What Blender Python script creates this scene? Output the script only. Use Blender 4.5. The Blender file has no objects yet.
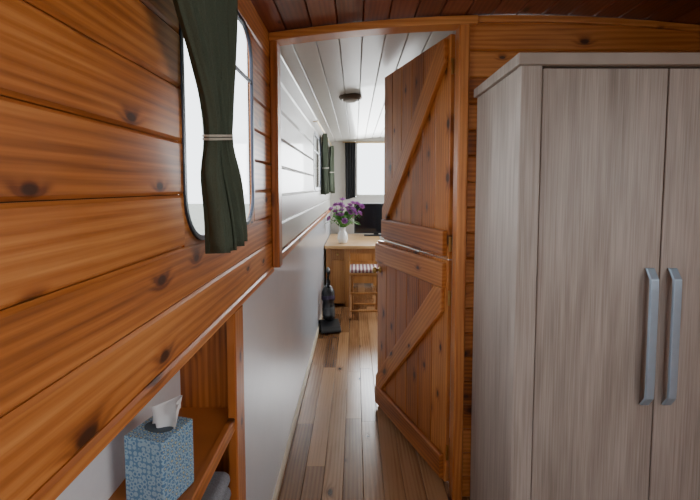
import bpy, bmesh, math, random
from mathutils import Vector, Matrix
random.seed(7)
S = bpy.context.scene
COL = S.collection

# ------------------------------------------------------------------ helpers
def new_mat(name):
    m = bpy.data.materials.new(name); m.use_nodes = True
    nt = m.node_tree; nt.nodes.clear()
    out = nt.nodes.new('ShaderNodeOutputMaterial')
    b = nt.nodes.new('ShaderNodeBsdfPrincipled')
    nt.links.new(b.outputs[0], out.inputs[0])
    return m, nt, b, out

def simple(name, col, rough=0.5, metal=0.0, bump=0.0, bscale=60, var=0.0, coat=0.0):
    m, nt, b, out = new_mat(name)
    b.inputs['Roughness'].default_value = rough
    b.inputs['Metallic'].default_value = metal
    b.inputs['Coat Weight'].default_value = coat
    tc = nt.nodes.new('ShaderNodeTexCoord')
    n = nt.nodes.new('ShaderNodeTexNoise'); n.inputs['Scale'].default_value = bscale
    nt.links.new(tc.outputs['Object'], n.inputs['Vector'])
    r = nt.nodes.new('ShaderNodeValToRGB')
    r.color_ramp.elements[0].color = [c*(1-var) for c in col[:3]]+[1]
    r.color_ramp.elements[1].color = [min(1, c*(1+var)) for c in col[:3]]+[1]
    nt.links.new(n.outputs['Fac'], r.inputs[0]); nt.links.new(r.outputs[0], b.inputs['Base Color'])
    if bump:
        bp = nt.nodes.new('ShaderNodeBump'); bp.inputs['Strength'].default_value = bump
        bp.inputs['Distance'].default_value = 0.003
        nt.links.new(n.outputs['Fac'], bp.inputs['Height']); nt.links.new(bp.outputs[0], b.inputs['Normal'])
    return m

def wood(name, L, W, dark, mid, light, rough=0.35, knots=0.5, knotcol=(0.045,0.013,0.004), gfreq=60, var=0.35, coat=0.15, lenscale=1.0, fine=1.0, ringw=0.17, kscale=(4.6, 8.5)):
    """L,W = axis index of grain direction and cross direction (object coords)"""
    m, nt, b, out = new_mat(name)
    N, K = nt.nodes.new, nt.links.new
    tc = N('ShaderNodeTexCoord'); sep = N('ShaderNodeSeparateXYZ'); K(tc.outputs['Object'], sep.inputs[0])
    at = N('ShaderNodeAttribute'); at.attribute_name = 'rnd'
    def math_(op, a, c=None, cl=False):
        n = N('ShaderNodeMath'); n.operation = op; n.use_clamp = cl
        for i, v in enumerate((a, c)):
            if v is None: continue
            if isinstance(v, (int, float)): n.inputs[i].default_value = v
            else: K(v, n.inputs[i])
        return n.outputs[0]
    l = sep.outputs[L]; w = sep.outputs[W]; r = at.outputs['Fac']
    l2 = math_('ADD', l, math_('MULTIPLY', r, 7.3))
    def comb(sl, sw, sr):
        c = N('ShaderNodeCombineXYZ')
        K(math_('MULTIPLY', l2, sl), c.inputs[0]); K(math_('MULTIPLY', w, sw), c.inputs[1]); K(math_('MULTIPLY', r, sr), c.inputs[2])
        return c.outputs[0]
    # knots
    v = N('ShaderNodeTexVoronoi'); v.voronoi_dimensions = '2D'; v.inputs['Scale'].default_value = 1; v.inputs['Randomness'].default_value = 0.8
    K(comb(kscale[0], kscale[1], 0), v.inputs['Vector'])
    sc = N('ShaderNodeSeparateColor'); K(v.outputs['Color'], sc.inputs[0])
    gate = math_('GREATER_THAN', sc.outputs[0], 1-knots)
    size = math_('ADD', 2.4, math_('MULTIPLY', sc.outputs[1], 3.4))
    kd = math_('SUBTRACT', 1.0, math_('MULTIPLY', v.outputs['Distance'], size), True)
    kd = math_('MULTIPLY', math_('POWER', kd, 2.0), gate)
    kc = N('ShaderNodeMapRange'); kc.inputs[1].default_value = 0.46; kc.inputs[2].default_value = 0.66; kc.inputs[4].default_value = 0.9
    K(kd, kc.inputs[0])
    n1 = N('ShaderNodeTexNoise'); n1.inputs['Scale'].default_value = 1; n1.inputs['Detail'].default_value = 2
    K(comb(1.2*lenscale, 8, 31), n1.inputs['Vector'])
    ph = math_('ADD', math_('MULTIPLY', w, gfreq*6.0), math_('MULTIPLY', n1.outputs['Fac'], 17.0))
    ph = math_('ADD', ph, math_('MULTIPLY', kd, 12.0))
    ring = math_('MULTIPLY', math_('ADD', math_('SINE', ph), 1.0), 0.5)
    n2 = N('ShaderNodeTexNoise'); n2.inputs['Scale'].default_value = 1; n2.inputs['Detail'].default_value = 4
    K(comb(5*lenscale, 240, 17), n2.inputs['Vector'])
    n3 = N('ShaderNodeTexNoise'); n3.inputs['Scale'].default_value = 1; n3.inputs['Detail'].default_value = 3
    K(comb(2.6, 16, 11), n3.inputs['Vector'])
    f = math_('ADD', math_('MULTIPLY', ring, ringw), math_('MULTIPLY', n2.outputs['Fac'], 0.40*fine))
    f = math_('ADD', f, math_('MULTIPLY', n3.outputs['Fac'], 0.55))
    f = math_('ADD', f, math_('MULTIPLY', math_('SUBTRACT', r, 0.5), var))
    f = math_('SUBTRACT', f, math_('MULTIPLY', kd, 0.6))
    ramp = N('ShaderNodeValToRGB'); e = ramp.color_ramp.elements
    e[0].position = 0.22; e[0].color = (*dark, 1); e[1].position = 0.85; e[1].color = (*light, 1)
    em = ramp.color_ramp.elements.new(0.54); em.color = (*mid, 1)
    K(f, ramp.inputs[0])
    mx = N('ShaderNodeMix'); mx.data_type = 'RGBA'
    K(kc.outputs[0], mx.inputs[0]); K(ramp.outputs[0], mx.inputs[6]); mx.inputs[7].default_value = (*knotcol, 1)
    K(mx.outputs[2], b.inputs['Base Color'])
    b.inputs['Roughness'].default_value = rough
    b.inputs['Coat Weight'].default_value = coat; b.inputs['Coat Roughness'].default_value = 0.2
    bp = N('ShaderNodeBump'); bp.inputs['Strength'].default_value = 0.10; bp.inputs['Distance'].default_value = 0.002
    K(f, bp.inputs['Height']); K(bp.outputs[0], b.inputs['Normal'])
    return m

class MB:
    def __init__(s): s.v = []; s.f = []; s.r = []; s.m = []
    def add(s, vs, fs, rnd=None, mi=0):
        if rnd is None: rnd = random.random()
        o = len(s.v); s.v += [tuple(p) for p in vs]
        for f in fs: s.f.append(tuple(o+i for i in f)); s.r.append(rnd); s.m.append(mi)
    def box(s, x0, x1, y0, y1, z0, z1, rnd=None, mi=0):
        vs = [(x, y, z) for x in (x0, x1) for y in (y0, y1) for z in (z0, z1)]
        s.add(vs, [(0,1,3,2),(4,6,7,5),(0,4,5,1),(2,3,7,6),(0,2,6,4),(1,5,7,3)], rnd, mi)
    def prism(s, prof, a0, a1, axes, rnd=None, mi=0):
        """prof: 2D pts in (W,N); extruded along L from a0 to a1. axes=(L,W,N)"""
        L, W, Nn = axes; n = len(prof); vs = []
        for a in (a0, a1):
            for w, q in prof:
                p = [0, 0, 0]; p[L] = a; p[W] = w; p[Nn] = q; vs.append(p)
        fs = [tuple(range(n)), tuple(range(2*n-1, n-1, -1))]
        fs += [(i, (i+1) % n, n+(i+1) % n, n+i) for i in range(n)]
        s.add(vs, fs, rnd, mi)
    def plank(s, a0, a1, b0, b1, nb, nf, axes, c=0.004, rnd=None, mi=0):
        d = c if nf > nb else -c
        s.prism([(b0, nb), (b0, nf-d), (b0+c, nf), (b1-c, nf), (b1, nf-d), (b1, nb)], a0, a1, axes, rnd, mi)
    def obj(s, name, mats, parent=None, smooth=False, bevel=0, loc=(0,0,0), rot=(0,0,0), subsurf=0):
        me = bpy.data.meshes.new(name); me.from_pydata(s.v, [], s.f)
        if not isinstance(mats, (list, tuple)): mats = [mats]
        for m in mats: me.materials.append(m)
        ca = me.attributes.new('rnd', 'FLOAT', 'FACE')
        for i, v in enumerate(s.r): ca.data[i].value = v
        for i, p in enumerate(me.polygons): p.material_index = s.m[i]; p.use_smooth = smooth
        bm = bmesh.new(); bm.from_mesh(me); bmesh.ops.recalc_face_normals(bm, faces=bm.faces); bm.to_mesh(me); bm.free()
        o = bpy.data.objects.new(name, me); COL.objects.link(o)
        o.location = loc; o.rotation_euler = rot
        if parent: o.parent = parent
        if bevel:
            md = o.modifiers.new('b', 'BEVEL'); md.width = bevel; md.segments = 2; md.limit_method = 'ANGLE'
        if subsurf:
            md = o.modifiers.new('s', 'SUBSURF'); md.levels = subsurf; md.render_levels = subsurf
        return o

def empty(name, loc=(0,0,0), rot=(0,0,0)):
    e = bpy.data.objects.new(name, None); COL.objects.link(e); e.location = loc; e.rotation_euler = rot
    e.empty_display_size = 0.05
    return e

def lathe(mb, prof, seg=24, c=(0,0,0), mi=0):
    vs = []; fs = []
    for r, z in prof:
        for i in range(seg):
            a = 2*math.pi*i/seg; vs.append((c[0]+r*math.cos(a), c[1]+r*math.sin(a), c[2]+z))
    for j in range(len(prof)-1):
        for i in range(seg):
            k = (i+1) % seg; fs.append((j*seg+i, j*seg+k, (j+1)*seg+k, (j+1)*seg+i))
    fs.append(tuple(range(seg))); fs.append(tuple((len(prof)-1)*seg+i for i in range(seg)))
    mb.add(vs, fs, 0.5, mi)

def tube(mb, pts, r, seg=10, mi=0):
    pts = [Vector(p) for p in pts]; vs = []; fs = []
    for j, p in enumerate(pts):
        t = (pts[min(j+1, len(pts)-1)]-pts[max(j-1, 0)]).normalized()
        a = t.cross(Vector((0, 0, 1)));
        if a.length < 0.05: a = t.cross(Vector((1, 0, 0)))
        a.normalize(); b = t.cross(a)
        rr = r[j] if isinstance(r, (list, tuple)) else r
        for i in range(seg):
            an = 2*math.pi*i/seg; vs.append(p+a*rr*math.cos(an)+b*rr*math.sin(an))
    for j in range(len(pts)-1):
        for i in range(seg):
            k = (i+1) % seg; fs.append((j*seg+i, j*seg+k, (j+1)*seg+k, (j+1)*seg+i))
    fs.append(tuple(range(seg))); fs.append(tuple((len(pts)-1)*seg+i for i in range(seg)))
    mb.add(vs, fs, 0.5, mi)

def rrect(a0, a1, b0, b1, r, seg=8):
    pts = []
    for cx, cy, st in ((a1-r, b1-r, 0), (a0+r, b1-r, 90), (a0+r, b0+r, 180), (a1-r, b0+r, 270)):
        for i in range(seg+1):
            t = math.radians(st+90*i/seg); pts.append((cx+r*math.cos(t), cy+r*math.sin(t)))
    return pts
def ring(mb, outer, inner, n0, n1, axes, mi=0, rnd=0.5):
    A, B, Nn = axes; n = len(outer); vs = []
    for lst, q in ((outer, n0), (inner, n0), (inner, n1), (outer, n1)):
        for a, b in lst:
            p = [0,0,0]; p[A] = a; p[B] = b; p[Nn] = q; vs.append(p)
    fs = []
    for k in range(4):
        for i in range(n):
            j = (i+1) % n; k2 = (k+1) % 4
            fs.append((k*n+i, k*n+j, k2*n+j, k2*n+i))
    mb.add(vs, fs, rnd, mi)

# ------------------------------------------------------------------ materials
PD, PM, PL = (0.18,0.046,0.009), (0.47,0.150,0.030), (0.68,0.285,0.080)
pine_y = wood('varnished_pine_lengthwise', 1, 2, PD, PM, PL, knots=.8, var=.16, rough=.42, coat=.08)
pine_x = wood('varnished_pine_crosswise', 0, 2, PD, PM, PL)
PZ = ((0.16,0.040,0.008), (0.42,0.125,0.024), (0.62,0.24,0.065))
pine_z = wood('varnished_pine_upright', 2, 0, *PZ)
pine_zy = wood('varnished_pine_upright_side', 2, 1, *PZ)
DD, DM, DL = (0.20,0.052,0.011), (0.46,0.148,0.032), (0.66,0.28,0.08)
door_w = wood('door_pine', 2, 0, DD, DM, DL, rough=0.32, knots=.6)
door_r = wood('door_pine_rail', 0, 2, DD, DM, DL, rough=0.32, knots=.5)
mahog = wood('ceiling_mahogany', 1, 0, (0.08,0.016,0.008), (0.18,0.042,0.020), (0.28,0.08,0.04), knots=0.1, rough=0.35)
floor_w = wood('floor_oak', 1, 0, (0.11,0.046,0.019), (0.265,0.128,0.054), (0.44,0.245,0.118), knots=0.15, rough=0.24, var=0.65, coat=0.3)
GD, GM, GL = (0.16,0.132,0.110), (0.335,0.285,0.245), (0.50,0.44,0.39)
gk = dict(rough=0.5, knots=0.0, gfreq=30, var=0.12, coat=0.0, lenscale=0.9, fine=1.7, ringw=.06)
oak_z = wood('grey_oak_upright', 2, 0, GD, GM, GL, **gk)
oak_side = wood('grey_oak_side', 2, 1, GD, GM, GL, **gk)
oak_x = wood('grey_oak_cross', 0, 1, GD, GM, GL, **gk)
table_w = wood('table_beech', 0, 1, (0.50,0.29,0.12), (0.66,0.42,0.20), (0.78,0.54,0.30), knots=0.0, rough=0.3)
leg_w = wood('table_leg_pine', 2, 0, (0.26,0.10,0.025), (0.44,0.20,0.06), (0.58,0.30,0.11), knots=0.1)
white_p = simple('white_painted_board', (0.60,0.585,0.545), 0.35, bump=0.05, bscale=30, var=0.04, coat=0.2)
white_low = simple('white_side_panel', (0.60,0.64,0.70), 0.25, bump=0.05, bscale=8, var=0.04, coat=0.3)
white_h = simple('white_hull_lining', (0.74,0.75,0.77), 0.4, var=0.04)
cream = simple('cream_trim', (0.70,0.62,0.48), 0.4, var=0.05)
dark_back = simple('groove_shadow_backing', (0.05,0.02,0.008), 0.8)
grey_back = simple('groove_backing_grey', (0.06,0.05,0.04), 0.8)
frame_m = simple('window_frame_bronze', (0.035,0.04,0.06), 0.35, 0.4)
curt_m = simple('green_curtain_cloth', (0.070,0.086,0.056), 0.9, bump=0.3, bscale=500, var=0.25)
curt_b = simple('black_curtain_cloth', (0.012,0.012,0.014), 0.9, bump=0.3, bscale=400, var=0.2)
cord_m = simple('cream_cord', (0.6,0.57,0.48), 0.8, bump=0.3, bscale=300, var=0.1)
steel = simple('brushed_blue_steel', (0.42,0.55,0.68), 0.38, 0.5, var=0.05)
brass = simple('brass', (0.55,0.36,0.12), 0.3, 1.0)
blackpl = simple('black_plastic', (0.015,0.015,0.017), 0.35, var=0.1)
purplepl = simple('dark_purple_plastic', (0.04,0.02,0.06), 0.35)
greypl = simple('smoked_plastic', (0.06,0.065,0.07), 0.25)
screen_m = simple('screen_glass', (0.008,0.009,0.012), 0.08)
tissue_m = simple('tissue_paper', (0.85,0.85,0.85), 0.9, bump=0.2, bscale=80, var=0.03)
vase_m = simple('white_ceramic', (0.8,0.8,0.78), 0.15, coat=0.5)
green_m = simple('leaf_green', (0.09,0.28,0.05), 0.5, var=0.4, bscale=40)
purp_m = simple('purple_petals', (0.40,0.13,0.42), 0.6, var=0.5, bscale=35)
towel_m = simple('grey_towel', (0.25,0.26,0.29), 0.95, bump=0.6, bscale=250, var=0.3)
lampd = simple('bronze_lamp_rim', (0.10,0.07,0.05), 0.35, 0.7)
lens_m = simple('frosted_lens', (0.55,0.53,0.5), 0.4)
ground_m = simple('towpath_gravel', (0.30,0.31,0.26), 0.9, var=0.4, bscale=3)

# striped cushion
stripe, nt, b, _ = new_mat('striped_seat_cloth')
tc = nt.nodes.new('ShaderNodeTexCoord'); wv = nt.nodes.new('ShaderNodeTexWave'); wv.bands_direction = 'X'
wv.inputs['Scale'].default_value = 9; nt.links.new(tc.outputs['Object'], wv.inputs[0])
rp = nt.nodes.new('ShaderNodeValToRGB'); rp.color_ramp.interpolation = 'CONSTANT'
rp.color_ramp.elements[0].color = (0.70,0.64,0.60,1); rp.color_ramp.elements[1].position = 0.45; rp.color_ramp.elements[1].color = (0.34,0.05,0.05,1)
e = rp.color_ramp.elements.new(0.75); e.color = (0.22,0.12,0.14,1)
nt.links.new(wv.outputs['Fac'], rp.inputs[0]); nt.links.new(rp.outputs[0], b.inputs['Base Color']); b.inputs['Roughness'].default_value = 0.9

# patterned tissue carton
carton, nt, b, _ = new_mat('patterned_blue_carton')
tc = nt.nodes.new('ShaderNodeTexCoord')
v1 = nt.nodes.new('ShaderNodeTexVoronoi'); v1.inputs['Scale'].default_value = 95; v1.feature = 'F1'; v1.inputs['Randomness'].default_value = 0.35
nt.links.new(tc.outputs['Object'], v1.inputs['Vector'])
r1 = nt.nodes.new('ShaderNodeValToRGB'); r1.color_ramp.interpolation = 'CONSTANT'
r1.color_ramp.elements[0].color = (0.58,0.56,0.30,1)
r1.color_ramp.elements[1].position = 0.22; r1.color_ramp.elements[1].color = (0.10,0.23,0.42,1)
e = r1.color_ramp.elements.new(0.42); e.color = (0.34,0.50,0.60,1)
e = r1.color_ramp.elements.new(0.62); e.color = (0.12,0.26,0.44,1)
nt.links.new(v1.outputs['Distance'], r1.inputs[0])
nt.links.new(r1.outputs[0], b.inputs['Base Color']); b.inputs['Roughness'].default_value = 0.5

# window glass
glass, nt, b, out = new_mat('window_glass')
nt.nodes.remove(b)
tr = nt.nodes.new('ShaderNodeBsdfTransparent'); gl = nt.nodes.new('ShaderNodeBsdfGlossy'); gl.inputs['Roughness'].default_value = 0.03
fr = nt.nodes.new('ShaderNodeLayerWeight'); pw = nt.nodes.new('ShaderNodeMath'); pw.operation = 'POWER'; pw.inputs[1].default_value = 6
fr.inputs[0].default_value = 0.5; mu = nt.nodes.new('ShaderNodeMath'); mu.operation = 'MULTIPLY'; mu.inputs[1].default_value = 0.4
mx = nt.nodes.new('ShaderNodeMixShader')
nt.links.new(fr.outputs['Facing'], pw.inputs[0]); nt.links.new(pw.outputs[0], mu.inputs[0])
nt.links.new(mu.outputs[0], mx.inputs[0]); nt.links.new(tr.outputs[0], mx.inputs[1]); nt.links.new(gl.outputs[0], mx.inputs[2]); nt.links.new(mx.outputs[0], out.inputs[0])

# ------------------------------------------------------------------ dimensions
XL, XR = -0.32, 1.50       # side linings
YB, YE = -1.7, 5.5         # rear / far bulkheads
D0, D1 = 1.615, 1.655      # dividing bulkhead
def zc(x): return 1.888-0.078*(x-0.6)**2
GZ = 0.94                  # gunwale height
PP = 0.0985

# ------------------------------------------------------------------ floor
mb = MB(); x = -0.56
while x < XR:
    w = 0.085; y = YB-random.random()*0.8
    while y < YE:
        ln = random.uniform(0.5, 1.1)
        mb.plank(max(y, YB), min(y+ln, YE), x+0.0006, min(x+w-0.0006, XR), -0.02, 0.0, (1, 0, 2), c=0.0018)
        y += ln+0.001
    x += w
mb.box(-0.56, XR, YB, YE, -0.06, -0.0195, 0.5, 1)
mb.obj('floor', [floor_w, dark_back])

# ------------------------------------------------------------------ ceilings
def ceiling(name, y0, y1, pw, mats):
    mb = MB(); x = XL-0.03
    while x < XR+0.03:
        x2 = x+pw; za, zb = zc(x), zc(x2); c = 0.004
        vs = []
        for y in (y0, y1):
            vs += [(x+0.001, y, za+0.02), (x+0.001, y, za+c), (x+c, y, za), (x2-c, y, zb), (x2-0.001, y, zb+c), (x2-0.001, y, zb+0.02)]
        fs = [tuple(range(6)), tuple(range(11, 5, -1))]+[(i, (i+1) % 6, 6+(i+1) % 6, 6+i) for i in range(6)]
        mb.add(vs, fs)
        mb.add([(x, y0, za+.02), (x2, y0, zb+.02), (x2, y1, zb+.02), (x, y1, za+.02), (x, y0, za+.05), (x2, y0, zb+.05), (x2, y1, zb+.05), (x, y1, za+.05)],
               [(0,1,2,3),(4,5,6,7),(0,1,5,4),(1,2,6,5),(2,3,7,6),(3,0,4,7)], 0.5, 1)
        x = x2
    return mb.obj(name, mats)
ceiling('ceiling', YB, D0+0.02, 0.095, [mahog, dark_back])
ceiling('ceiling.001', D0+0.02, YE, 0.095, [white_p, grey_back])

# ------------------------------------------------------------------ side walls
def planked_side(mb, X0, X1, y0, y1, zs, holes, bk=0.02, mi=0, c=0.004):
    """planks along Y; X0 back, X1 visible face; holes list (ya,yb,za,zb)"""
    for z0, z1 in zip(zs[:-1], zs[1:]):
        cuts = [(a, b) for a, b, za, zb in holes if z0 < zb-0.002 and z1 > za+0.002]
        segs = []; y = y0
        for a, b in sorted(cuts): segs.append((y, a)); y = b
        segs.append((y, y1))
        rn = random.random()
        for a, b in segs:
            mb.plank(a, b, z0+0.0007, z1-0.0007, X0, X1, (1, 2, 0), c=c, rnd=rn, mi=mi)
            d = bk if X0 > X1 else -bk
            mb.box(min(X0, X0+d), max(X0, X0+d), a, b, z0, z1, 0.5, 1)
zs = [GZ+PP*i for i in range(10)]+[1.87]
W1 = (0.785, 1.335, zs[2], zs[8])
mb = MB()
planked_side(mb, XL-0.010, XL, YB, D0+0.02, zs, [W1], bk=.006, c=0.005)
mb.obj('wall_left', [pine_y, dark_back])
# nose strip under the boarding (gunwale edge)
mb = MB(); mb.plank(YB, D0, GZ-0.022, GZ+0.004, XL-0.03, XL+0.006, (1, 2, 0), c=0.005)
mb.obj('trim_1', pine_y)

def window(name, yz, XF, sgn, wallmat, r=0.09, fw=0.013):
    """window in side wall; XF visible wall face x; sgn=+1 when room is on +X side"""
    ya, yb, za, zb = yz
    e = empty(name)
    mb = MB()
    o = rrect(ya-0.0005, yb+0.0005, za-0.0005, zb+0.0005, 0.001); i = rrect(ya+fw*.6, yb-fw*.6, za+fw*.6, zb-fw*.6, r)
    ring(mb, o, i, XF-sgn*0.009, XF-sgn*0.001, (1, 2, 0)); mb.obj('liner', wallmat, e)
    mb = MB()
    o = rrect(ya+0.000, yb-0.000, za+0.000, zb-0.000, r+0.01); i = rrect(ya+fw, yb-fw, za+fw, zb-fw, r-0.006)
    ring(mb, o, i, XF-sgn*0.006, XF+sgn*0.003, (1, 2, 0)); 
    zt = zb-0.16
    mb.box(min(XF-sgn*.006, XF), max(XF-sgn*.006, XF), ya+fw-.001, yb-fw+.001, zt, zt+0.010)
    mb.obj('frame', frame_m, e, bevel=0.0015)
    mb = MB(); mb.box(XF-sgn*0.008-.001, XF-sgn*0.008+.001, ya+.009, yb-.009, za+.009, zb-.009); mb.obj('pane', glass, e)
    return e
window('window_1', W1, XL, 1, pine_y)

# far (painted) part of the left side
W2 = (3.25, 3.95, 1.215, 1.695); W3 = (4.45, 5.15, 1.215, 1.695)
zs2 = [0.975+0.12*i for i in range(8)]
mb = MB()
planked_side(mb, XL-0.02, XL, D0+0.02, YE, zs2+[1.87] if zs2[-1] < 1.86 else zs2, [W2, W3], c=.007)
mb.obj('wall_left.001', [white_p, grey_back])
mb = MB(); mb.plank(D1, YE, GZ-0.004, GZ+0.034, XL-0.03, XL+0.012, (1, 2, 0), c=0.005); mb.obj('trim_2', pine_y)
window('window_2', W2, XL, 1, white_p, 0.14, .03); window('window_3', W3, XL, 1, white_p, 0.14, .03)

# lower white lining, baseboard
mb = MB(); mb.box(XL-0.02, XL, 1.165, YE, 0, GZ-0.004); mb.obj('wall_left_lower', white_low)
mb = MB(); mb.plank(1.165, YE, 0.0, 0.045, XL, XL+0.010, (1, 2, 0), c=0.004); mb.obj('baseboard_left', cream)

# hull lining beyond the niche
HX = -0.49
mb = MB(); mb.box(HX-0.02, HX, YB, 1.165, 0, GZ+0.0); mb.box(HX, XL-0.02, YB, 1.165, GZ-0.02, GZ-0.001)
mb.obj('wall_left_hull', white_h)

# ------------------------------------------------------------------ built in shelf under gunwale
e = empty('built_in_shelf')
mb = MB(); mb.box(HX, XL-0.001, 1.145, 1.165, 0, GZ-0.022); mb.obj('end_panel', pine_z, e)
mb = MB(); mb.plank(0.0, GZ-0.023, 1.085, 1.167, XL-0.018, XL+0.004, (2, 1, 0), c=0.004); mb.obj('end_stile', pine_zy, e)
mb = MB()
mb.box(HX, XL-0.012, -1.2, 1.145, 0.610, 0.630); mb.plank(-1.2, 1.085, 0.597, 0.633, XL-0.018, XL-0.001, (1, 2, 0), c=0.003)
mb.box(HX, XL-0.012, -1.2, 1.145, 0.315, 0.335); mb.plank(-1.2, 1.085, 0.302, 0.338, XL-0.018, XL-0.001, (1, 2, 0), c=0.003)
mb.obj('shelves', pine_y, e)

# ------------------------------------------------------------------ right wall / back walls
zr = [PP*i-0.045 for i in range(1, 20)]; zr[0] = 0.0; zr = [z for z in zr if z < 1.80]+[1.86]
k = min(range(len(zr)), key=lambda i: abs(zr[i]-1.1)); k2 = min(range(len(zr)), key=lambda i: abs(zr[i]-1.65))
W4 = (-1.1, 0.25, zr[k], zr[k2])
mb = MB()
planked_side(mb, XR+0.02, XR, YB, D0+0.02, zr, [W4]); mb.obj('wall_right', [pine_y, dark_back])
window('added_window_4', W4, XR, -1, pine_y)  # unseen window, added to let fill light into the near room
W5 = (3.6, 5.1, 1.1, 1.7)
mb = MB(); planked_side(mb, XR+0.02, XR, D0+0.02, YE, [0, .4, .8, 1.1, 1.3, 1.5, 1.7, 1.86], [W5]); mb.obj('wall_right.001', [white_p, grey_back])
window('added_window_5', W5, XR, -1, white_p)  # unseen window, added to let fill light into the saloon

# rear bulkhead, unseen; its open doorway is added to let in fill light
mb = MB()
for i in range(len(zr)-1):
    rn = random.random()
    if zr[i] < 1.75: mb.plank(-0.56, 0.25, zr[i]+.001, zr[i+1]-.001, YB-0.02, YB, (0, 2, 1), rnd=rn); mb.plank(0.95, XR+.02, zr[i]+.001, zr[i+1]-.001, YB-0.02, YB, (0, 2, 1), rnd=rn)
    else: mb.plank(-0.56, XR+.02, zr[i]+.001, zr[i+1]-.001, YB-0.02, YB, (0, 2, 1), rnd=rn)
mb.obj('wall_back', pine_x)

# dividing bulkhead: boards right of doorway
mb = MB(); z = -0.012
while z < 1.9:
    x1 = XR; z1 = min(z+PP, 1.9)
    mb.plank(0.43, x1, max(z, 0)+.0007, min(z1-.0007, 1.86), D1-0.005, D0, (0, 2, 1), c=0.005)
    z += PP
    if z > 1.86: break
mb.box(0.43, XR, D1-0.004, D1, 0, 1.82, 0.5, 1)
mb.obj('wall_front', [pine_x, white_p])
# door frame: posts + curved header
mb = MB()
mb.plank(GZ-0.0, zc(-.3)-0.002, XL+0.0005, XL+0.030, D1+0.01, D0-0.015, (2, 0, 1), c=0.004, rnd=.3)
mb.plank(0.0, zc(.4)-0.002, 0.389, 0.429, D1+0.008, D0-0.015, (2, 0, 1), c=0.005, rnd=.8)
mb.obj('door_frame_posts', pine_z)
def curved(name, x0, x1, top, bot, y0, y1, mat, seg=10):
    mb = MB()
    vs = []; fs = []
    for i in range(seg+1):
        x = x0+(x1-x0)*i/seg
        vs += [(x, y0, zc(x)-bot), (x, y1, zc(x)-bot), (x, y1, zc(x)-top), (x, y0, zc(x)-top)]
    for i in range(seg):
        for k in range(4): fs.append((4*i+k, 4*i+(k+1) % 4, 4*i+4+(k+1) % 4, 4*i+4+k))
    fs += [(0,1,2,3), tuple(4*seg+k for k in range(4))]
    mb.add(vs, fs, 0.7); return mb.obj(name, mat, bevel=0.003)
hd = curved('trim_3', XL+0.001, 0.455, 0.004, 0.034, D0-0.026, D1+0.008, pine_x)
curved('trim_4', 0.456, XR-0.001, 0.002, 0.026, D0-0.016, D0, pine_x)

# passage right partition and far bulkhead
mb = MB()
xs = 0.47
z = 0
while z < 1.86:
    mb.plank(D1, 3.1, z+.001, min(z+.12, 1.87)-.001, xs+.02, xs, (1, 2, 0), c=.004); z += .12
mb.obj('wall_passage_right', white_p)
mb = MB()
EW = (0.0, 1.15, 1.12, 1.84)
mb.box(-0.56, EW[0], YE, YE+.03, 0, 1.9); mb.box(EW[1], XR+.03, YE, YE+.03, 0, 1.9)
mb.box(EW[0], EW[1], YE, YE+.03, 0, EW[2]); mb.box(EW[0], EW[1], YE, YE+.03, EW[3], 1.9)
mb.obj('wall_end', white_p)
e = empty('window_6'); mb = MB()
ring(mb, rrect(EW[0], EW[1], EW[2], EW[3], .03), rrect(EW[0]+.03, EW[1]-.03, EW[2]+.03, EW[3]-.03, .02), YE-0.01, YE+0.025, (0, 2, 1)); mb.obj('frame', white_p, e)
mb = MB(); mb.box(EW[0]+.02, EW[1]-.02, YE+.012, YE+.016, EW[2]+.02, EW[3]-.02); mb.obj('pane', glass, e)

# ------------------------------------------------------------------ stable door
def leaf(name, z0, z1, L, parent, diag, ang):
    piv = empty(name, (0, 0, 0), (0, 0, ang)); piv.parent = parent
    mb = MB(); n = 6; w = L/n
    for i in range(n): mb.plank(z0, z1, i*w+.0005, (i+1)*w-.0005, -0.02, 0.0, (2, 0, 1), c=0.003, mi=0)
    rw = 0.105; t = 0.020
    r0, r1 = z0+0.012, z1-0.012
    if 'b' in diag: mb.plank(0.012, L-0.012, r0, r0+rw, 0.0, t, (0, 2, 1), c=0.006, mi=1)
    if 't' in diag: mb.plank(0.012, L-0.012, r1-rw, r1, 0.0, t, (0, 2, 1), c=0.006, mi=1)
    mb.obj('boards_and_ledges', [door_w, door_r], piv, bevel=0.0015)
    bz0 = r0+rw if 'b' in diag else r0; bz1 = r1-rw if 't' in diag else r1
    h = 0.10
    A = Vector((0.03, bz1)); B = Vector((L-0.03, bz0))
    prof = [(0.02, bz1), (0.02, bz1-h), (L-0.02-0.06, bz0), (L-0.02, bz0), (L-0.02, bz0+h*0.6), (0.02+0.055, bz1)]
    d = (B-A).normalized(); th = math.atan2(d.y, d.x)
    # local frame: x along brace, z across
    loc = [((Vector(p)-A).dot(d), (Vector(p)-A).dot(Vector((-d.y, d.x)))) for p in prof]
    mb = MB(); mb.prism(loc, 0.0, t, (1, 0, 2), rnd=random.random())
    mb.obj('brace', door_r, piv, bevel=0.004, loc=(A.x, 0, A.y), rot=(0, -th, 0))
    return piv
d = empty('door_1', (0.378, 1.690, 0))
aL = math.atan2(2.34-1.690, 0.128-0.378); aU = math.atan2(2.36-1.690, 0.160-0.378)
up = leaf('upper_leaf', 0.955, 1.850, 0.70, d, 'b', aU)
lo = leaf('lower_leaf', 0.010, 0.951, 0.70, d, 'tb', aL)
mb = MB()
lathe(mb, [(0.018, 0), (0.018, .003), (0.007, .006), (0.007, .02), (0.017, .026), (0.019, .034), (0.012, .042), (0.002, .044)], 18)
mb.obj('knob', brass, lo, smooth=True, loc=(0.665, 0.001, 0.79), rot=(math.radians(-90), 0, 0))
mb = MB(); mb.box(0.63, 0.69, 0.0002, 0.006, 1.10, 1.12, .5); mb.box(0.645, 0.658, 0.006, 0.018, 1.085, 1.135, .5)
mb.obj('latch', brass, up, bevel=.002)
mb = MB()
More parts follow.
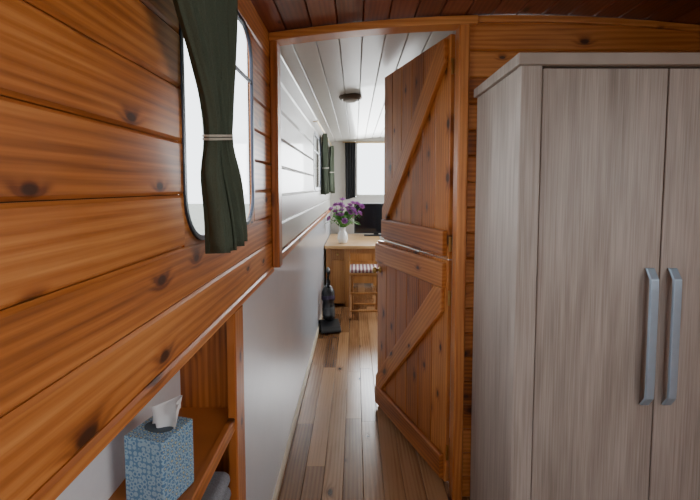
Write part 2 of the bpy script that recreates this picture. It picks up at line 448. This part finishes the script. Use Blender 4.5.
for z in (0.15, 0.80, 1.02, 1.72):
    tube(mb, [(0.004, -0.016, z-.03), (0.004, -.016, z+.03)], 0.006)
mb.obj('hinges', brass, d)

# ------------------------------------------------------------------ wardrobe
w = empty('wardrobe')
X0, X1_, Y0, Y1 = 0.458, 1.30, 1.18, 1.598; HT = 1.582
mb = MB(); mb.box(X0, X0+0.02, Y0+0.02, Y1, 0.0, HT, .5); mb.box(X1_-.02, X1_, Y0+.02, Y1, 0, HT, .5); mb.obj('sides', oak_side, w, bevel=.001)
mb = MB()
mb.plank(0.0, HT, X0-0.002, X0+0.058, Y0+0.025, Y0-0.002, (2, 0, 1), c=.002, rnd=.6)
mb.plank(0.0, HT, X1_-0.058, X1_+.002, Y0+0.025, Y0-0.002, (2, 0, 1), c=.002, rnd=.4)
mb.obj('pilasters', oak_z, w)
dx0, dx1 = X0+0.060, X1_-0.060; mid = (dx0+dx1)/2-.010
for i, (a, c_) in enumerate(((dx0, mid), (mid, dx1))):
    mb = MB(); mb.plank(0.08, HT-0.006, a+.0018, c_-.0018, Y0+0.022, Y0+0.004, (2, 0, 1), c=.002, rnd=.35+.3*i); mb.obj('door_%d' % (i+1), oak_z, w)
mb = MB(); mb.box(X0+.02, X1_-.02, Y0+.023, Y0+.035, 0.0, HT, .1); mb.box(X0+.02, X1_-.02, Y1-.01, Y1, 0, HT, .5)
mb.obj('carcass', simple('wardrobe_inner_dark', (0.05, 0.04, 0.035), .8), w)
mb = MB(); mb.box(dx0, dx1, Y0+.006, Y0+.022, 0.0, 0.078, .5); mb.obj('plinth', oak_x, w)
mb = MB(); mb.box(X0-0.014, X1_+0.014, Y0-0.018, Y1, HT, HT+0.032, .6); mb.obj('top_board', oak_x, w, bevel=.003)
for i, hx in enumerate((mid-0.032, mid+0.032)):
    mb = MB(); n = 14; za, zb = 0.62, 1.020
    vs = []; fs = []
    for k in range(n+1):
        z = za+(zb-za)*k/n; q = min(1, math.sin(math.pi*k/n)*4)**0.6*0.020+0.003 if 0 < k < n else 0.002
        yb = Y0+0.004-q
        vs += [(hx-.013, yb, z), (hx+.013, yb, z), (hx+.011, yb-.007, z), (hx-.011, yb-.007, z)]
    for k in range(n):
        for j in range(4): fs.append((4*k+j, 4*k+(j+1) % 4, 4*k+4+(j+1) % 4, 4*k+4+j))
    fs += [(0,1,2,3), tuple(4*n+j for j in range(4))]
    mb.add(vs, fs, .5); mb.obj('handle_%d' % (i+1), steel, w, bevel=.0015)

# ------------------------------------------------------------------ curtains
def interp(tab, t):
    for (a, va), (b_, vb) in zip(tab[:-1], tab[1:]):
        if t <= b_:
            k = (t-a)/(b_-a); k = k*k*(3-2*k); return va+(vb-va)*k
    return tab[-1][1]
def curtain(name, X, zt, zb, ctab, htab, atab, n, mat, tie=None, seed=0, rod=None, ax='y'):
    e = empty(name); rs = random.Random(seed); ph = [rs.random()*6 for _ in range(4)]
    mb = MB(); NS, NT = n*12, 46; vs = []; fs = []
    for j in range(NT+1):
        t = j/NT; z = zt+(zb-zt)*t; c = interp(ctab, t); h = interp(htab, t); a = interp(atab, t)
        for i in range(NS+1):
            s = i/NS; ss = s+0.012*math.sin(9*s+ph[0])
            th = 2*math.pi*n*ss+0.5*math.sin(3*t+ph[1])
            off = a*math.sin(th)+a*0.3*math.sin(2.3*th+ph[2]+2*t)+a*0.35*math.cos(5*s+3*t)
            along = c+h*(2*s-1)+a*0.25*math.sin(2*th)
            zz = z+(0.012*math.sin(4*s+ph[3]) if j == NT else 0)
            vs.append((X+off, along, zz) if ax == 'y' else (along, X+off, zz))
    for j in range(NT):
        for i in range(NS): k = j*(NS+1)+i; fs.append((k, k+1, k+NS+2, k+NS+1))
    mb.add(vs, fs, .5); o = mb.obj('cloth', mat, e, smooth=True)
    md = o.modifiers.new('t', 'SOLIDIFY'); md.thickness = 0.0025
    if tie is not None:
        c = interp(ctab, tie); h = interp(htab, tie); a = interp(atab, tie); z = zt+(zb-zt)*tie
        mb = MB()
        for dz in (-.003, .003):
            pts = [(X+math.cos(q)*(a*1.45+.004), c+math.sin(q)*(h+.006), z+dz+0.006*math.sin(q)) for q in [2*math.pi*k/28 for k in range(29)]]
            tube(mb, pts, 0.0022, 8)
        tube(mb, [(X, c+h+.005, z), (X-.01, c+h+.02, z+.002), (XL+.001, c+h+.05, z-.006)], 0.002, 8)
        mb.obj('tieback', cord_m, e)
    if rod:
        mb = MB()
        if ax == 'y':
            tube(mb, [(X, rod[0], rod[2]), (X, rod[1], rod[2])], 0.006)
            for yy in (rod[0]+.02, rod[1]-.02): tube(mb, [(X, yy, rod[2]), (XL+.001, yy, rod[2])], 0.004)
        else:
            tube(mb, [(rod[0], X, rod[2]), (rod[1], X, rod[2])], 0.006)
            for xx in (rod[0]+.02, rod[1]-.02): tube(mb, [(xx, X, rod[2]), (xx, YE-.001, rod[2])], 0.004)
        mb.obj('rod', brass, e)
    return e
T = (1.80-1.345)/(1.80-1.13)
curtain('curtain', -0.262, 1.795, 1.132,
        [(0, .735), (.25, .742), (T, .812), (1, .868)],
        [(0, .21), (.25, .180), (T, .042), (.8, .076), (1, .085)],
        [(0, .018), (T, .013), (.85, .018), (1, .020)], 6, curt_m, T, 3, rod=(0.48, 1.10, 1.79))
curtain('curtain.001', -0.285, 1.74, 1.18, [(0, 4.05), (1, 4.07)], [(0, .17), (.55, .09), (1, .13)], [(0, .018), (1, .022)], 6, curt_m, .55, 5, rod=(3.2, 4.25, 1.745))
curtain('curtain.002', -0.285, 1.74, 1.18, [(0, 5.22), (1, 5.22)], [(0, .17), (.55, .09), (1, .13)], [(0, .018), (1, .022)], 6, curt_m, .55, 6, rod=(4.4, 5.42, 1.745))
curtain('curtain.003', YE-0.04, 1.82, 1.10, [(0, -.06), (1, -.06)], [(0, .07), (1, .065)], [(0, .012), (1, .014)], 4, curt_b, None, 8, rod=(-.16, 1.2, 1.825), ax='x')

# ------------------------------------------------------------------ tissue box
e = empty('tissue_box', (-0.393, 0.815, 0.6308), (0, 0, math.radians(-16)))
mb = MB(); s_ = 0.045; H = 0.138
mb.box(-s_, s_, -s_, s_, 0, H, .5); mb.obj('carton', carton, e, bevel=.0025)
mb = MB(); ell = [(0.032*math.cos(2*math.pi*i/32), 0.020*math.sin(2*math.pi*i/32)) for i in range(32)]
mb.prism(ell, H+0.0002, H+.0012, (2, 0, 1)); mb.obj('slot', simple('slot_shadow', (.08, .1, .12), .9), e)
mb = MB(); NS, NT = 26, 14; vs = []; fs = []
for j in range(NT+1):
    t = j/NT
    for i in range(NS+1):
        s = i/NS; a = (s-.5)*2
        wd = 0.024+0.022*t**0.8
        vs.append((a*wd+0.026*t+.004*math.sin(7*s+5*t), 0.012*math.sin(9*s+2*t)*(0.5+t)+0.010*t*math.cos(4*a), H-0.01+0.072*t*(1-0.20*a*a)+0.010*math.sin(5*s+1)*t+0.026*t*a))
for j in range(NT):
    for i in range(NS): k = j*(NS+1)+i; fs.append((k, k+1, k+NS+2, k+NS+1))
mb.add(vs, fs, .5); o = mb.obj('tissue', tissue_m, e, smooth=True)
md = o.modifiers.new('t', 'SOLIDIFY'); md.thickness = .0008

# folded towel on lower shelf
e = empty('folded_towel')
for k in range(4):
    mb = MB(); pr = rrect(-0.40-.075, -0.40+.075, 0.3405+k*.043, 0.3405+k*.043+.041, .020, 6)
    mb.prism(pr, 0.78+.01*k, 1.07-.006*k, (1, 0, 2)); mb.obj('fold_%d' % (k+1), towel_m, e, smooth=False, bevel=.006)

# ------------------------------------------------------------------ far furniture
e = empty('dining_table')
TZ = 0.65
mb = MB(); mb.plank(-0.312, 0.29, 4.25, 5.35, TZ-.03, TZ, (0, 1, 2), c=.005); mb.obj('top', table_w, e)
mb = MB()
for x_ in (-0.30, 0.23):
    for y_ in (4.30, 5.25): mb.plank(0, TZ-.031, x_, x_+.05, y_, y_+.05, (2, 0, 1), c=.004)
mb.plank(0.0, TZ-.031, -0.11, -0.060, 4.30, 4.35, (2, 0, 1), c=.004)
mb.box(-0.25, -0.11, 4.325, 4.340, 0.03, TZ-.031)
mb.plank(-0.247, -0.113, TZ-.15, TZ-.04, 4.325, 4.312, (0, 2, 1), c=.003); mb.plank(-0.247, -0.113, .04, TZ-.16, 4.325, 4.312, (0, 2, 1), c=.003)
mb.box(-0.060, 0.23, 4.315, 4.335, TZ-.09, TZ-.031)
mb.box(-0.25, 0.23, 5.26, 5.28, 0.03, TZ-.031); mb.box(-0.295, -.275, 4.35, 5.25, 0.10, TZ-.031)
mb.box(-0.08, -0.06, 4.35, 5.25, 0.03, TZ-.031); mb.box(-0.06, 0.23, 4.75, 5.25, 0.30, 0.32)
mb.obj('cabinet_and_legs', leg_w, e)
mb = MB()
lathe(mb, [(.006, 0), (.006, .01), (.012, .014), (.010, .022), (.002, .024)], 14)
mb.obj('drawer_knob', brass, e, smooth=True, loc=(-.18, 4.312, TZ-.095), rot=(math.radians(90), 0, 0))

e = empty('striped_stool', (0.095, 4.05, 0))
mb = MB()
for sx in (-.14, .14):
    tube(mb, [(sx, -.15, .012), (sx, .13, .425)], 0.013, 8); tube(mb, [(sx*.88, .15, .012), (sx*.88, -.13, .425)], 0.013, 8)
for yy, zz in ((-.12, .07), (.12, .07), (-.12, .415), (.12, .415), (-.02, .215)):
    tube(mb, [(-.145, yy, zz), (.145, yy, zz)], 0.011, 8)
for k in range(5): mb.plank(-.15, .15, -.14+.058*k, -.14+.058*k+.045, .426, .438, (0, 1, 2), c=.002)
mb.obj('frame', leg_w, e)
mb = MB(); mb.box(-.145, .145, -.14, .14, .4385, .475, .5); mb.obj('cushion', stripe, e, bevel=.014)

# television
e = empty('television', (0.26, 5.15, TZ+.0005))
mb = MB(); mb.box(-.27, .27, -.02, .02, .03, .40, .5); mb.box(-.03, .03, -.01, .03, .01, .1, .5); mb.box(-.15, .15, -.07, .07, 0, .012, .5); mb.obj('body', blackpl, e, bevel=.006)
mb = MB(); mb.box(-.255, .255, -.0215, -.0205, .05, .385, .5); mb.obj('screen', screen_m, e)

# vase of flowers
e = empty('flower_vase', (-0.13, 4.45, TZ+.0005))
mb = MB(); lathe(mb, [(.035, 0), (.045, .01), (.058, .05), (.05, .10), (.030, .135), (.032, .16), (.040, .172), (.034, .170), (.026, .15)], 28); mb.obj('vase', vase_m, e, smooth=True)
ms, ml, mf = MB(), MB(), MB(); rs = random.Random(4)
for k in range(30):
    a = rs.random()*2*math.pi; R = rs.uniform(.03, .20); hz = rs.uniform(.28, .45)-R*.35
    tip = Vector((R*math.cos(a)+.04, R*math.sin(a)*.8, hz+.03)); p0 = Vector((0.01*math.cos(a), .01*math.sin(a), .13))
    mid_ = p0.lerp(tip, .5)+Vector((0, 0, .03)); tube(ms, [p0, p0.lerp(mid_, .5)+Vector((0,0,.01)), mid_, tip], .003, 6)
    dirn = (tip-mid_).normalized(); q = dirn.to_track_quat('Z', 'Y').to_matrix()
    for layer, (np_, sp, ln) in enumerate(((8, .038, .026), (6, .024, .036), (3, .008, .038))):
        for i in range(np_):
            b_ = 2*math.pi*i/np_+layer*.4; rd = Vector((math.cos(b_), math.sin(b_), 0)); tn = Vector((-math.sin(b_), math.cos(b_), 0)); U = Vector((0, 0, 1))
            pts = [Vector((0,0,0))-tn*.003, tn*.003, rd*sp*.6+tn*.013+U*ln*.5, rd*sp+U*ln, rd*sp*.6-tn*.013+U*ln*.5, rd*sp*.7+U*ln*.4]
            pts = [tip+q@p for p in pts]
            mf.add(pts, [(0, 1, 2, 5), (0, 5, 4), (5, 2, 3), (5, 3, 4)], .5)
for k in range(44):
    a = rs.random()*2*math.pi; R = rs.uniform(.08, .20); hz = rs.uniform(.10, .30); rd = Vector((math.cos(a), math.sin(a)*.8, 0)); tn = Vector((-math.sin(a), math.cos(a), 0)); 
    vs = []
    for j in range(7):
        t = j/6; p = Vector((0, 0, .15))+rd*R*t+Vector((0, 0, hz*math.sin(t*2.2)*.8-.02*t)); wv_ = .024*math.sin(math.pi*min(1, t*.95+.05)); vs += [p-tn*wv_, p+Vector((0,0,-.004)), p+tn*wv_]
    ml.add(vs, [f for j in range(6) for f in ((3*j, 3*j+1, 3*j+4, 3*j+3), (3*j+1, 3*j+2, 3*j+5, 3*j+4))], .5)
ms.obj('stems', green_m, e); ml.obj('leaves', green_m, e, smooth=True); mf.obj('blossoms', purp_m, e)

# upright vacuum
e = empty('upright_vacuum', (-0.225, 3.62, 0), (0, 0, math.radians(12)))
mb = MB(); mb.prism([(-.13, .008), (.10, .008), (.10, .05), (.03, .085), (-.09, .05), (-.13, .03)], -.085, .085, (0, 1, 2), .5); mb.obj('floor_head', blackpl, e, bevel=.008)
mb = MB(); lathe(mb, [(.03, 0), (.052, .02), (.055, .13), (.05, .17), (.058, .18), (.058, .25), (.04, .29), (.02, .31)], 20)
R_ = (math.radians(-9), 0, 0)
o = mb.obj('body', blackpl, e, smooth=True, loc=(0, .03, .07), rot=R_)
mb = MB(); lathe(mb, [(.0535, .04), (.0575, .05), (.0575, .11), (.0535, .12)], 20); mb.obj('dust_cup', greypl, e, loc=(0, .03, .07), rot=R_)
mb = MB(); lathe(mb, [(.0585, .185), (.060, .19), (.060, .215), (.0585, .22)], 20); mb.obj('band', purplepl, e, loc=(0, .03, .07), rot=R_)
mb = MB(); tube(mb, [(0, .07, .33), (0, .095, .42), (0, .10, .50), (0, .07, .525), (0, .03, .50), (0, .03, .42), (0, .05, .36)], .014, 10); mb.obj('handle', blackpl, e, smooth=True)

# ceiling lamp
xl_, yl_ = -0.03, 2.85
e = empty('ceiling_lamp', (xl_, yl_, zc(xl_)-.001))
mb = MB(); lathe(mb, [(.075, .004), (.078, -.012), (.070, -.026), (.052, -.030), (.050, -.026)], 32); mb.obj('rim', lampd, e, smooth=True)
mb = MB(); lathe(mb, [(.051, -.026), (.045, -.036), (.028, -.042), (.005, -.044)], 32); mb.obj('lens', lens_m, e, smooth=True)

# ------------------------------------------------------------------ outside
mb = MB(); mb.box(-30, 30, -30, 40, -0.5, -0.35); mb.obj('ground', ground_m)

# ------------------------------------------------------------------ light
wd = bpy.data.worlds.new('World'); S.world = wd; wd.use_nodes = True
bg = wd.node_tree.nodes['Background']; bg.inputs[0].default_value = (0.88, 0.94, 1.0, 1); bg.inputs[1].default_value = 4.5
def area(name, loc, rot, sx, sy, en, col=(1, 1, 1)):
    l = bpy.data.lights.new(name, 'AREA'); l.shape = 'RECTANGLE'; l.size = sx; l.size_y = sy; l.energy = en; l.color = col
    o = bpy.data.objects.new(name, l); COL.objects.link(o); o.location = loc; o.rotation_euler = [math.radians(a) for a in rot]; return o
area('daylight_left', (-0.75, 1.05, 1.6), (0, -75, 0), .7, .7, 8, (.92, .96, 1))
area('fill_right', (1.75, -0.4, 1.5), (0, 62, 0), .7, 1.4, 26, (1, .97, .93))  # added fill lamp outside the unseen right-hand window
area('fill_rear', (0.6, -2.0, 1.1), (-90, 180, 0), .7, 1.5, 14, (1, .97, .94))  # added fill lamp behind the camera, beyond the rear doorway
area('daylight_end', (0.55, 5.8, 1.5), (-90, 0, 0), 1.1, .7, 45, (.95, .98, 1))
area('fill_saloon', (1.75, 4.35, 1.45), (0, 80, 0), .6, 1.4, 36, (.97, .98, 1))  # added fill lamp, brightens the saloon through its unseen side window
area('daylight_far_left', (-0.65, 3.6, 1.5), (0, -80, 0), .6, .7, 8, (.95, .98, 1))
area('daylight_far_left2', (-0.65, 4.8, 1.5), (0, -80, 0), .6, .7, 8, (.95, .98, 1))

# ------------------------------------------------------------------ camera
cam = bpy.data.cameras.new('camera'); co = bpy.data.objects.new('camera', cam); COL.objects.link(co)
cam.sensor_width = 36; cam.lens = 36*420/700; cam.clip_start = 0.02
co.location = (0, 0, 1.25); co.rotation_euler = (math.radians(90-3.7), 0, 0)
cam.shift_x = -5/700; cam.shift_y = -36/700
S.camera = co
